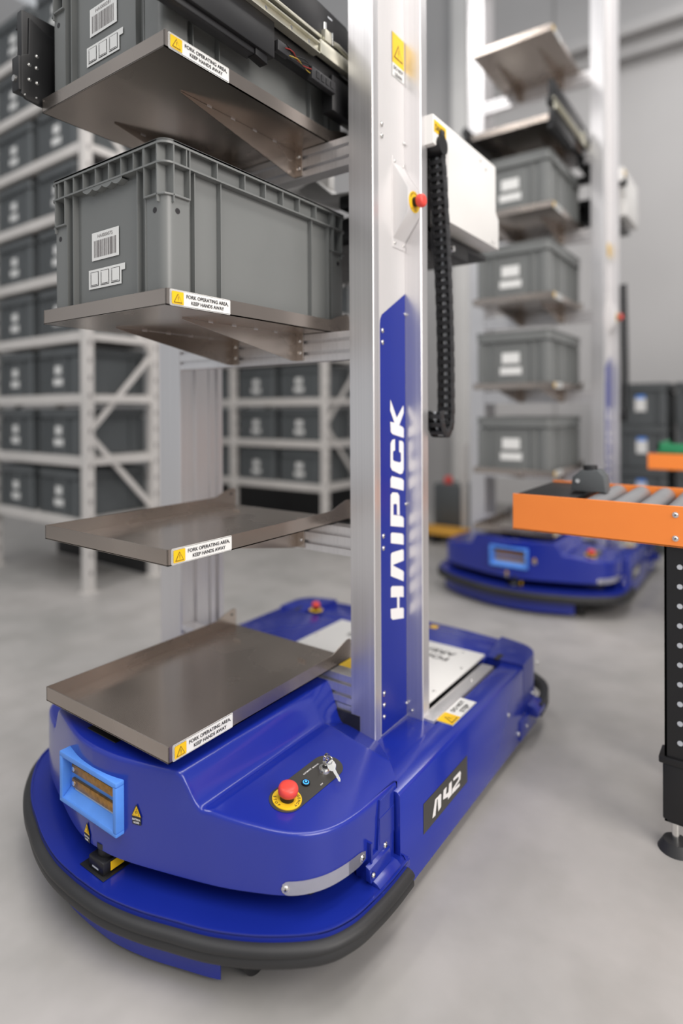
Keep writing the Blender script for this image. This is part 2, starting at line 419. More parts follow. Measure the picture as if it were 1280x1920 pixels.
V = [[b.bm.verts.new((*P_[i], z)) for i in range(n)] for P_, z in ((S, .112), (S, .016), (S2, .016), (S2, .112))]
for A, Q in zip(V, V[1:]+V[:1]):
    for i in range(n-1): f = b.bm.faces.new((A[i], A[i+1], Q[i+1], Q[i])); f.material_index = k
for i in (0, n-1): f = b.bm.faces.new([V[j][i] for j in range(4)]); f.material_index = k
b.build('front_skirt', root)
b = B()   # inner core, dark
b.box(CX-.40, CX+.40, .17, 1.22, .035, .156, BLACK, .01)
b.box(CX-.46, CX+.46, .40, 1.05, .035, .156, BLACK, .01)
b.box(CX-.33, CX+.33, .16, .30, .125, .22, BLACK, .01)
b.box(CX-.45, CX+.45, .38, 1.20, .10, .232, DARKP)
b.box(CX-.30, CX+.30, .484, .60, .22, .30, DARKP)
b.build('chassis_frame', root)
for x, y in ((.105, .105), (-.55, .13), (.13, 1.15), (-.55, 1.15)):
    b = B(); b.cyl((x-.018, y, .04), (1, 0, 0), .04, .036, RUBBER, 28); b.cyl((x-.02, y, .04), (1, 0, 0), .016, .04, CHROME, 16)
    b.box(x-.026, x-.021, y-.02, y+.03, .03, .10, BLACK); b.box(x+.021, x+.026, y-.02, y+.03, .03, .10, BLACK)
    b.box(x-.026, x+.026, y-.025, y+.035, .085, .113, BLACK)
    b.build('caster_wheel', root)

# --- side modules
def side_module(sg):
    X = lambda d: CX+sg*d
    b = B()   # front corner side plate under the shell
    pts = [(.264, .157), (.264, .128), (.352, .128), (.352, .25), (.275, .25)]
    b.prism([(.264, .170), (.264, .108), (.330, .108), (.330, .075), (.288, .068), (.259, .058), (.259, .040), (.351, .040), (.351, .264), (.300, .262), (.290, .170)], 'x', X(.464), X(.4725), BLUE2, .0012)
    b.box(X(.44), X(.475), .262, .267, .125, .2, BLUE2)
    f = b.build('corner_side_plate', root)
    for p, r in (((.316, .165), .0062), ((.318, .058), .006), ((.243, .143), .0062)):
        if p[0] > .25: screw(f, (X(.4725), p[0], p[1]), (sg, 0, 0), r)
    b = B()   # service hatch outline
    b.box(X(.470), X(.4735), .296, .350, .176, .229, BLUE2, .0004, 1)
    b.build('service_hatch', f)
    b = B()   # folded clamp over the bumper end
    b.prism([(X(.470), .136), (X(.490), .132), (X(.503), .122), (X(.503), .113), (X(.470), .113)], 'y', .258, .335, BLUE2, .001)
    b.prism([(X(.470), .163), (X(.479), .159), (X(.482), .135), (X(.470), .135)], 'y', .250, .325, BLUE2, .001)
    f2 = b.build('bumper_clamp', root)
    screw(f2, (X(.482), .258, .146), (sg, 0, 0), .0055)
    b = B()   # long side panel
    b.prism([(X(.42), .252), (X(.478), .252), (X(.485), .246), (X(.485), .040), (X(.47), .040), (X(.47), .236), (X(.42), .236)], 'y', .3545, 1.086, BLUE, .001)
    b.box(X(.335), X(.475), .372, .69, .15, .2515, BLUE, .0015); b.box(X(.35), X(.47), .355, .40, .15, .245, BLUE)
    sp = b.build('side_panel', root, ang=50)
    for y, z in ((.388, .061), (1.047, .068), (.964, .159)):
        screw(sp, (X(.485), y, z), (sg, 0, 0), .006)
    b = B()
    b.box(X(.378), X(.415), .64, 1.03, .225, .258, ALU, .001)
    b.box(X(.417), X(.421), .64, 1.03, .225, .2515, STK)
    al = b.build('deck_rail', root)
    screw(al, (X(.398), .905, .258), (0, 0, 1), .004)
    if sg > 0:
        s = St((.2755, 0, 0), (0, 1, 0), (0, 0, 1))
        s.rect(.452, .113, .679, .179, BADGE_G, 0)
        for p in BADGE: s.poly(p, LOGOW, 1)
        tag(s.build('model_badge', sp), 'dark badge reading A42')
        s = St((.249, .655, .2522), (0, 1, 0), (-1, 0, 0)); w, h = .147, .050
        s.rect(0, 0, w, h, STW, 0); s.rect(.0012, .0012, w-.0012, h-.0012, STK, 1); s.rect(.002, .002, w-.002, h-.002, STW, 2)
        s.rect(.002, .002, .050, h-.002, STY, 3); s.warn(.026, .021, .034, STK, STY, 4)
        s.text('DO NOT', .097, .032, .0125, STK, 4, w=.068, bold=.02); s.text('STEP', .097, .0125, .0125, STK, 4, w=.044, bold=.02)
        tag(s.build('warning_sticker', sp), 'white and yellow sticker reading DO NOT STEP')
    # rear corner cover
    b = B()
    P2 = [(X(.37), 1.089), (X(.485), 1.089), (X(.485), 1.175)]
    for kk in range(1, 7):
        a = math.radians(kk*13); P2.append((X(.395+.09*math.cos(a)), 1.175+.085*math.sin(a)))
    P2 += [(X(.345), 1.275)]
    b.prism(P2, 'z', .10, .259, BLUE2, .003)
    rc = b.build('rear_corner_cover', root, ang=40)
    b = B(); b.box(X(.395), X(.412), 1.082, 1.125, .257, .2598, STK); b.build('notch', rc)
    screw(rc, (X(.485), 1.173, .141), (sg, 0, 0), .005)
    b = B(); b.box(X(.474), X(.488), 1.06, 1.20, .04, .10, BLUE2, .002)
    b.prism([(X(.474), .125), (X(.50), .119), (X(.515), .105), (X(.515), .09), (X(.474), .09)], 'y', 1.13, 1.20, BLUE2, .001)
    rs = b.build('bumper_clamp', root); screw(rs, (X(.488), 1.108, .068), (sg, 0, 0), .005)
    b = B(); b.cyl((X(.485), 1.215, .222), (sg, .5, 0), .006, .004, CHROME, 16, dome=.001); b.build('rear_indicator', rc)
side_module(1); side_module(-1)

# --- rear centre and white cover
b = B()
b.prism([(CX-.365, 1.078), (CX+.365, 1.078), (CX+.36, 1.20), (CX+.342, 1.275), (CX+.2, 1.29), (CX, 1.295), (CX-.2, 1.29), (CX-.342, 1.275), (CX-.36, 1.20)], 'z', .10, .248, BLUE, .004)
b.box(CX-.42, CX-.19, .66, 1.078, .20, .262, BLUE, .004)
rsh = b.build('rear_shell', root, ang=40)
estop(rsh, (-.545, 1.125, .2592), (0, 0, 1), .026, .016)
b = B(); b.box(-.385, .160, .655, 1.072, .262, .270, WHITE, .0015)
cp = b.build('top_cover_panel', root)
for p in ((.10, 1.045), (.145, .935), (-.365, .90), (-.30, 1.05), (-.1, 1.05), (.145, .76)): screw(cp, (*p, .270), (0, 0, 1), .0045, .002)
s = St((-.1, .985, .2702), (-1, 0, 0), (0, -1, 0))
s.text('FORK OPERATING', 0, .017, .026, STK, 0, w=.37, bold=.02); s.text('AREA', -.135, -.026, .026, STK, 0, w=.11, bold=.02)
tag(s.build('cover_lettering', cp), 'black lettering upside down to the viewer')
b = B(); b.tube([Vector((-.69, .992, .2505)), Vector((-.60, .992, .2505))], .0015, STK, 6); b.box(-.615, -.598, .985, 1.03, .2515, .2523, STK); b.build('panel_seam', rsh)
s = St((-.118, 1.235, .2482), (1, 0, 0), (0, 1, 0)); s.rect(0, 0, .028, .028, STY, 0); s.build('yellow_marker', rsh)
b = B(); b.box(-.16, .05, .60, .72, .25, .318, BLACK, .003); b.box(-.135, -.02, .615, .70, .318, .330, YRING, .006)
tag(b.build('drive_unit', root), 'black drive unit with yellow cap')
b = B()
for z in (.232, .262, .29): b.box(-.30, .064, .490, .53, z, z+.024, ALU, .002)
b.build('chassis_extrusion', root)

# --- control panel
ca = math.atan(.17); nC = Vector((math.sin(ca), 0, math.cos(ca))); uC = Vector((0, 1, 0)); vC = Vector((-math.cos(ca), 0, math.sin(ca)))
def onDeck(x, y): return Vector((x, y, deck_h(x, y)))
pc = onDeck(.134, .232)+nC*.0006
b = B(); s = St(pc, uC, vC, b)
pts = []
for cxx, a0 in ((.066, -90), (-.066, 90)):
    for kk in range(13):
        a = math.radians(a0+kk*15); pts.append((cxx+.0325*math.cos(a), .0325*math.sin(a)))
s.poly(pts, BADGE_G, 0)
panel = s.build('control_panel', root)
tag(panel, 'dark grey rounded control plate')
s = St(pc, uC, vC)
s.text('MANUAL', .048, .018, .0035, LOGOW, 2, w=.020); s.text('AUTOMATIC', .022, .019, .0035, LOGOW, 2, w=.026); s.text('OFF', .015, -.024, .003, LOGOW, 2, w=.008)
s.build('panel_lettering', panel)
estop(panel, pc+uC*(-.064)+vC*(-.001)+nC*.0006, nC, .0285, .0195, up=(.4, 1, 0))
b = B(); c0 = pc+uC*(-.006)+nC*.0006; b.cyl(c0, nC, .0085, .003, BLACK, 24); b.cyl(c0+nC*.003, nC, .0062, .0008, LEDB, 24); b.cyl(c0+nC*.0036, nC, .0045, .0008, BLACK, 24); b.cyl(c0+nC*.0040, nC, .0022, .0010, LEDB, 16)
tag(b.build('power_button', panel), 'round black button with glowing blue ring')
b = B(); k0 = pc+uC*(.052)+vC*(-.003)+nC*.0006; b.cyl(k0, nC, .0140, .005, CHROME, 32, r2=.0125); b.cyl(k0+nC*.005, nC, .0095, .003, CHROME, 24); b.cyl(k0+nC*.008, nC, .006, .0006, STK, 20)
tag(b.build('key_lock', panel), 'chrome key lock barrel')

# --- stickers on the shell
def wall_frame(x):
    O = full(SHELL_R, 9)
    for a, c in zip(O, O[1:]):
        if a[0] <= x <= c[0]:
            t = (x-a[0])/(c[0]-a[0]); return a[1]*(1-t)+c[1]*t, Vector((c[0]-a[0], c[1]-a[1], 0)).normalized()
def hazard(x, z, words, glyph):
    y, u = wall_frame(x); n = u.cross(Vector((0, 0, 1)))
    s = St(Vector((x, y, z))+n*.0010, u, (0, 0, 1)); w = .034*.66; g = .66
    sc = lambda P_: [(a*g, c*g) for a, c in P_]
    s.rect(-w*.46, -.028*g, w*.46, -.004*g, STK, 0, .0015); s.poly([(-w*.53, -.006*g), (w*.53, -.006*g), (w*.05, .030*g), (-w*.05, .030*g)], STK, 1)
    s.poly([(-w*.44, -.003*g), (w*.44, -.003*g), (0, .0265*g)], STY, 2)
    s.poly([(-w*.30, -.0005*g), (w*.30, -.0005*g), (0, .0200*g)], STK, 3); s.poly([(-w*.26, .0005*g), (w*.26, .0005*g), (0, .0183*g)], STY, 4)
    if glyph == 'bolt': s.poly(sc([(-.001, .0135), (.0018, .0135), (.0003, .0085), (.0024, .0085), (-.0012, .002), (-.0001, .0068), (-.0022, .0068)]), STK, 5)
    else:
        for a in range(6):
            t = math.radians(60*a); s.poly(sc([(.0005*math.cos(t+1.57), .006+.0005*math.sin(t+1.57)), (.0036*math.cos(t), .006+.0036*math.sin(t)), (-.0005*math.cos(t+1.57), .006-.0005*math.sin(t+1.57))]), STK, 5)
    s.text(words[0], 0, -.0118*g, .0052*g, LOGOW, 3, w=.028*g, bold=.03); s.text(words[1], 0, -.0205*g, .0052*g, LOGOW, 3, w=.020*g, bold=.03)
    return s.build('warning_sticker', shell)
tag(hazard(-.093, .2625, ('ELECTRICAL', 'HAZARD'), 'bolt'), 'triangular sticker reading ELECTRICAL HAZARD')
tag(hazard(-.230, .184, ('CAUTION', 'LASER'), 'laser'), 'triangular sticker reading CAUTION LASER')
# reflective strip around the corner
O = [p for p in inset(full(SHELL_R, 9), -.0012) if p[0] > CX and .100 < p[1] < .262 and p[0] > .13]
b = B(); k = b.mi(REFL); n = len(O)
V0 = []; V1 = []
for i, p in enumerate(O):
    e = min(i, n-1-i); hh = .0125*(1 if e > 1 else (.55 if e == 0 else .9)); zc = .1800
    V0.append(b.bm.verts.new((*p, zc-hh))); V1.append(b.bm.verts.new((*p, zc+hh)))
for i in range(n-1): f = b.bm.faces.new((V0[i], V0[i+1], V1[i+1], V1[i])); f.material_index = k
r_ = bmesh.ops.extrude_face_region(b.bm, geom=list(b.bm.faces))
strip = b.build('reflective_strip', shell); tag(strip, 'pale translucent strip wrapped around the corner')
for p, q in ((O[1], O[2]), (O[-2], O[-1])):
    t = Vector((q[0]-p[0], q[1]-p[1], 0)).normalized(); screw(strip, (p[0], p[1], .1800), t.cross(Vector((0, 0, 1))), .0065, .003)

# --- charging port
b = B(); x0, x1, z0, z1 = -.321, -.123, .218, .322; yf = -.027; yb = -.020
def frame_part(o0, o1, q0, q1, y0, y1, m, w):
    b.box(o0, o1, y0, y1, q1-w, q1, m, .002); b.box(o0, o1, y0, y1, q0, q0+w, m, .002)
    b.box(o0, o0+w, y0, y1, q0+w*.5, q1-w*.5, m, .002); b.box(o1-w, o1, y0, y1, q0+w*.5, q1-w*.5, m, .002)
frame_part(x0, x1, z0, z1, yf, .010, PORT, .011)
b.box(x0+.01, x1-.01, -.0065, -.003, z0+.008, z1-.01, PORT)
b.prism([(-.026, z0+.010), (-.0065, z0+.026), (-.0065, z0+.008)], 'x', x0+.012, x1-.012, PORT)
b.box(x0+.028, x1-.014, -.009, -.0055, z0+.018, z0+.030, LGREY, .001); b.box(x0+.02, x1-.014, -.0075, -.0055, z1-.026, z1-.012, BLACK)
port = b.build('charging_port', root); tag(port, 'light blue rectangular charging port frame')
for z in (.257, .287):
    b = B(); b.box(x0+.022, x1-.012, -.013, -.0060, z-.009, z+.009, BRASS, .002)
    b.cyl((x0+.030, -.013, z), (0, -1, 0), .005, .001, CHROME, 14); b.cyl((x1-.019, -.013, z), (0, -1, 0), .005, .001, CHROME, 14)
    tag(b.build('contact_bar', port), 'worn copper contact bar')
# --- laser scanner below the shell
b = B(); b.box(-.215, -.165, -.028, .02, .126, .152, BLACK, .004); b.cyl((-.190, 0.0, .152), (0, 0, 1), .019, .016, BLACK, 28); b.cyl((-.190, 0.0, .168), (0, 0, 1), .021, .010, DARKP, 28)
b.box(-.164, -.1632, -.012, .018, .131, .148, STY); b.box(-.235, -.155, -.034, .035, .1255, .1275, BLACK, .001)
b.box(-.200, -.180, -.0286, -.0282, .134, .137, LGREY)
tag(b.build('laser_scanner', root), 'small black laser scanner with yellow label')

# --- masts
def mast_right():
    P3 = [(.065, .485), (.131, .485), (.133, .487), (.133, .509), (.129, .512), (.129, .638), (.175, .638), (.177, .640), (.177, .670), (.175, .672), (.065, .672),
          (.065, .655), (.073, .655), (.073, .620), (.065, .620), (.065, .585), (.070, .585), (.070, .545), (.065, .545), (.065, .525), (.072, .525), (.072, .510), (.065, .510)]
    b = B(); b.prism(P3, 'z', .248, 3.65, ALU)
    b.box(.129, .1305, .5125, .6375, .252, 3.65, ALUW)
    b.box(.1308, .1322, .486, .4862, .3, .31, ALU)
    m = b.build('mast', root, ang=20)
    s = St((.1306, 0, 0), (0, 1, 0), (0, 0, 1))
    s.poly([(.516, .254), (.637, .254), (.637, 1.322), (.525, 1.256), (.518, 1.245), (.516, 1.23)], BLUEST, 0)
    for p in LOGO:
        bm_pts = list(p)
        s.poly([(u+.002, v) for u, v in bm_pts], LOGOW, 1)
    tag(s.build('name_strip', m), 'blue vertical strip with white lettering HAIPICK')
    s = St((.1306, 0, 0), (0, 1, 0), (0, 0, 1)); a, c = .576, .636
    s.rect(a, 1.848, c, 1.958, STW, 0); s.rect(a+.001, 1.849, c-.001, 1.957, STK, 1); s.rect(a+.0017, 1.8497, c-.0017, 1.9563, STW, 2); s.rect(a+.0017, 1.882, c-.0017, 1.9563, STY, 3)
    s.warn((a+c)/2, 1.915, .044, STK, STY, 4)
    s.text('DO NOT', (a+c)/2, 1.872, .0095, STK, 4, w=.046, bold=.02); s.text('LEAN', (a+c)/2, 1.857, .0095, STK, 4, w=.034, bold=.02)
    tag(s.build('warning_sticker', m), 'yellow and white sticker reading DO NOT LEAN')
    for z in (1.71, 1.682, 1.218, 1.190, .727, .698, .350, .322, .294): screw(m, (.131, .527, z), (1, 0, 0), .0055, .003)
    for z in (1.70, 1.27, .79, .285): screw(m, (.1312, .633, z), (1, 0, 0), .0035, .003)
    screw(m, (.145, .6378, .268), (0, -1, 0), .004, .003)
    # emergency stop housing
    b = B(); b.box(.1305, .1325, .575, .636, 1.428, 1.652, ALUW, .0006, 1)
    b.prism([(.1325, 1.636), (.174, 1.566), (.174, 1.507), (.1325, 1.450)], 'y', .577, .6365, ALUW, .0012)
    h = b.build('emergency_stop_housing', root); tag(h, 'brushed metal wedge-shaped box with emergency stop')
    for y in (.585, .627):
        for z in (1.640, 1.440): screw(h, (.1325, y, z), (1, 0, 0), .004, .002)
    estop(h, (.174, .607, 1.537), (1, 0, 0), .026, .0165, up=(0, 0, 1))
    b = B(); b.box(-.645, .065, .56, .60, 3.6, 3.65, ALU); b.build('top_beam', root)
    P4 = [(-.65, .485), (-.556, .485), (-.554, .487), (-.554, .525), (-.561, .525), (-.561, .545), (-.554, .545), (-.554, .590), (-.558, .590), (-.558, .600), (-.554, .600), (-.554, .622), (-.562, .622), (-.562, .635), (-.554, .635), (-.554, .655), (-.66, .655), (-.66, .62), (-.65, .62)]
    b = B(); b.prism(P4, 'z', .24, 3.65, ALU)
    b.cyl((-.5535, .57, 1.17), (1, 0, 0), .003, .0004, STK, 10); b.cyl((-.5535, .57, .62), (1, 0, 0), .003, .0004, STK, 10)
    b.build('mast', root, ang=20)
mast_right()

# --- trays of the hero robot
trays = [make_tray(root, z) for z in (.4195, .778, 1.252, 1.718)]

# --- lift carriage, fork arms, covers
car = []
b = B()
b.box(-.53, .055, .660, .70, 1.735, 1.765, BLACK, .003)
b.box(-.53, .055, .70, .74, 1.735, 1.75, DARKP, .002)
b.box(-.52, .15, .70, 1.12, 1.495, 1.515, BLACK, .003)
b.box(.02, .055, .66, .72, 1.40, 1.70, BLACK, .002)
b.box(-.53, -.49, .66, .72, 1.40, 1.74, BLACK, .002)
b.box(-.20, .05, .76, 1.05, 1.50, 1.60, BLACK, .01)
b.box(-.12, .05, .70, .80, 1.60, 1.64, BLACK, .006)
b.prism([(-.02, 1.50), (-.02, 1.62), (.05, 1.62), (.05, 1.50)], 'y', .68, .72, BLACK, .002)
b.box(.10, .165, .72, .95, 1.455, 1.495, BLACK, .003); b.box(.05, .15, .685, .745, 1.42, 1.69, BLACK, .003)
car.append(b.build('lift_carriage', root)); cj = car[0]
b = B(); b.cyl((.17, .80, 1.462), (1, 0, 0), .008, .02, CHROME, 14); b.build('carriage_bolt', cj)
b = B()
b.prism([(.660, 1.768), (.660, 1.695), (.730, 1.690), (.730, 1.640), (.745, 1.630), (.745, 1.520), (1.098, 1.520), (1.098, 1.610), (1.075, 1.630), (1.075, 1.762), (1.070, 1.768)], 'x', .06, .2, WHITEM, .002)
cv = b.build('carriage_cover', cj); tag(cv, 'white sheet metal side cover')
for y, z in ((.955, 1.748), (.995, 1.735), (1.035, 1.533), (1.055, 1.533)): screw(cv, (.2, y, z), (1, 0, 0), .0045, .002)
b = B(); b.box(.1995, .2012, .74, .7405, 1.60, 1.73, LGREY); b.build('cover_seam', cv)
s = St((.2003, .664, 1.725), (0, 1, 0), (0, 0, 1)); s.rect(0, 0, .068, .030, STY, 0); s.text('DANGER', .034, .014, .016, STK, 1, w=.056, bold=.02)
tag(s.build('warning_sticker', cv), 'yellow sticker reading DANGER, half behind the mast')
b = B(); b.prism([(.66, 1.768), (.66, 1.52), (1.098, 1.52), (1.098, 1.768)], 'x', -.62, -.50, WHITEM, .002)
b.prism([(-.29, 1.70), (-.23, 1.72), (-.16, 1.66), (-.10, 1.655), (-.10, 1.625), (-.20, 1.64), (-.26, 1.665)], 'y', .72, .80, WHITEM, .004)
b.box(-.50, -.20, .76, .79, 1.70, 1.76, WHITEM, .004)
b.build('carriage_cover', cj)
# right fork arm (seen from outside)
b = B()
b.box(.008, .040, -.09, .252, 1.768, 1.846, BLACK, .003)
b.box(.004, .030, -.09, .205, 1.756, 1.772, DARKP, .002)
b.prism([(.20, 1.755), (.235, 1.75), (.235, 1.80), (.20, 1.80)], 'x', .012, .034, BLACK, .001)
b.box(.000, .026, .24, .66, 1.800, 1.85, BLACK, .002)
b.box(.000, .024, -.09, .66, 1.872, 1.91, BLACK, .002)
b.prism([(-.09, 1.905), (-.09, 1.985), (.38, 1.985), (.40, 1.978), (.52, 1.972), (.545, 1.960), (.55, 1.93), (.55, 1.905)], 'x', .008, .034, BLACK, .002)
b.box(.002, .036, .46, .67, 1.745, 1.83, BLACK, .003)
b.box(.002, .044, .57, .70, 1.745, 1.93, BLACK, .003)
b.box(.0342, .0347, .445, .462, 1.956, 1.960, LGREY)
fa = b.build('fork_arm', cj); tag(fa, 'black telescopic fork arm with rails and wiring')
b = B()
b.prism([(-.09, 1.846), (.385, 1.846), (.398, 1.852), (.398, 1.866), (-.09, 1.866)], 'x', .036, .042, CREAM, .0008)
b.box(.030, .050, -.09, .395, 1.8655, 1.8690, CREAM); b.box(.030, .050, -.09, .395, 1.8430, 1.8460, CREAM)
b.box(.030, .046, .402, .60, 1.850, 1.882, CREAM, .001)
b.box(.028, .038, -.09, .418, 1.892, 1.900, CREAM, .001)
for y in (.22, .30, .36, .45, .53): b.cyl((.042, y, 1.856), (1, 0, 0), .004, .003, CHROME, 12)
b.cyl((.036, .430, 1.905), (0, 0, 1), .005, .03, CHROME, 12); b.box(.03, .046, .42, .445, 1.888, 1.915, CREAM, .001); b.cyl((.040, .455, 1.892), (0, 0, 1), .002, .03, CHROME, 8)
b.tube([Vector((.036, .46+.02*i, 1.905 - .003*abs(i-1))) for i in range(8)], .006, CREAM, 8)
tag(b.build('slide_rail', fa), 'bright zinc slide rail')
b = B()
b.box(.030, .046, .37, .46, 1.778, 1.806, DARKP, .002); 
for i in range(4): b.box(.046, .0475, .385+.018*i, .396+.018*i, 1.785, 1.80, BLACK)
b.build('connector_block', fa)
b = B(); b.box(.026, .040, .262, .30, 1.792, 1.815, DARKP, .002); b.build('connector_block', fa)
for m_, dz in ((WIRER, 0), (BLACK, .006), (WIREY, -.005), (BLACK, .003), (BLACK, -.008)):
    b = B(); b.tube([Vector((.040+.004*math.sin(i*1.1+dz*300), .285+.012*i, 1.806+dz-.0012*i+.003*math.sin(i*.9+dz*500))) for i in range(9)], .0012, m_, 6); b.build('wire', fa)
b = B()
b.box(-.462, -.432, -.045, .66, 1.725, 1.80, BLACK, .003)
b.prism([(-.040, 1.718), (-.040, 1.80), (-.024, 1.81), (-.022, 1.890), (.02, 1.872), (.66, 1.87), (.66, 1.725), (0, 1.706), (-.03, 1.710)], 'x', -.438, -.430, BLACK, .002)
b.box(-.458, -.436, -.036, .3, 1.74, 1.905, BLACK, .004)
b.prism([(-.474, 1.875), (-.456, 1.897), (-.44, 1.89), (-.44, 1.88)], 'y', -.03, .1, BLACK)
b.cyl((-.447, -.045, 1.752), (0, -1, 0), .007, .004, CHROME, 16)
fl = b.build('fork_arm', cj); tag(fl, 'black tip of the far fork arm with screws')
for y, z in ((-.006, 1.812), (-.023, 1.786), (-.007, 1.786), (-.023, 1.754), (-.006, 1.753), (-.033, 1.717), (-.008, 1.720)): screw(fl, (-.430, y, z), (1, 0, 0), .0036 if z > 1.73 else .002, .003)

# --- energy chain
b = B(); path = []
for i in range(21):
    t = i/20; path.append((.700+.056*math.sin(min(1, t*1.1)*math.pi/2), 1.735-.72*t))
for i in range(1, 12):
    a = math.pi*i/12; path.append((.724+.032*math.cos(a), 1.015-.050*math.sin(a)))
path.append((.690, 1.03))
# resample to even links
def resample(P, step):
    out = [P[0]]; acc = 0
    for a, c in zip(P, P[1:]):
        d = math.dist(a, c); t = step-acc
        while t <= d:
            out.append((a[0]+(c[0]-a[0])*t/d, a[1]+(c[1]-a[1])*t/d)); t += step
        acc = (acc+d) % step if d < step-acc+1e-9 and False else (d-(t-step))
    return out
R_ = resample(path, .0205)
for i, (a, c) in enumerate(zip(R_, R_[1:])):
    ty, tz = c[0]-a[0], c[1]-a[1]; Ln = math.hypot(ty, tz) or 1; ty /= Ln; tz /= Ln; ny, nz = tz, -ty; h = .0105; e = .0125
    my, mz = (a[0]+c[0])/2, (a[1]+c[1])/2
    def Q(s_, w_): return (my+ty*s_+ny*w_, mz+tz*s_+nz*w_)
    off = .001 if i % 2 else 0
    for xx in (.165+off, .203-off):
        b.prism([Q(-e, -h), Q(e, -h), Q(e, h), Q(-e, h)], 'x', xx, xx+.004, DARKP, .0008)
    b.prism([Q(-.0055, -h-.001), Q(.0055, -h-.001), Q(.0055, -h+.003), Q(-.0055, -h+.003)], 'x', .167, .205, DARKP)
    b.prism([Q(-.0055, h-.003), Q(.0055, h-.003), Q(.0055, h+.001), Q(-.0055, h+.001)], 'x', .167, .205, DARKP)
ch = b.build('cable_chain', root); tag(ch, 'black plastic energy chain hanging in a loop')
b = B()
for xx, rr, m_ in ((.176, .004, BLACK), (.186, .0035, LGREY), (.195, .004, BLACK)):
    b.tube([Vector((xx, p[0], p[1])) for p in R_], rr, m_, 8)
b.build('cable', ch)
b = B(); b.cyl((.165, .700, 1.70), (1, 0, 0), .024, .044, BLACK, 24); b.build('chain_mount', cj)

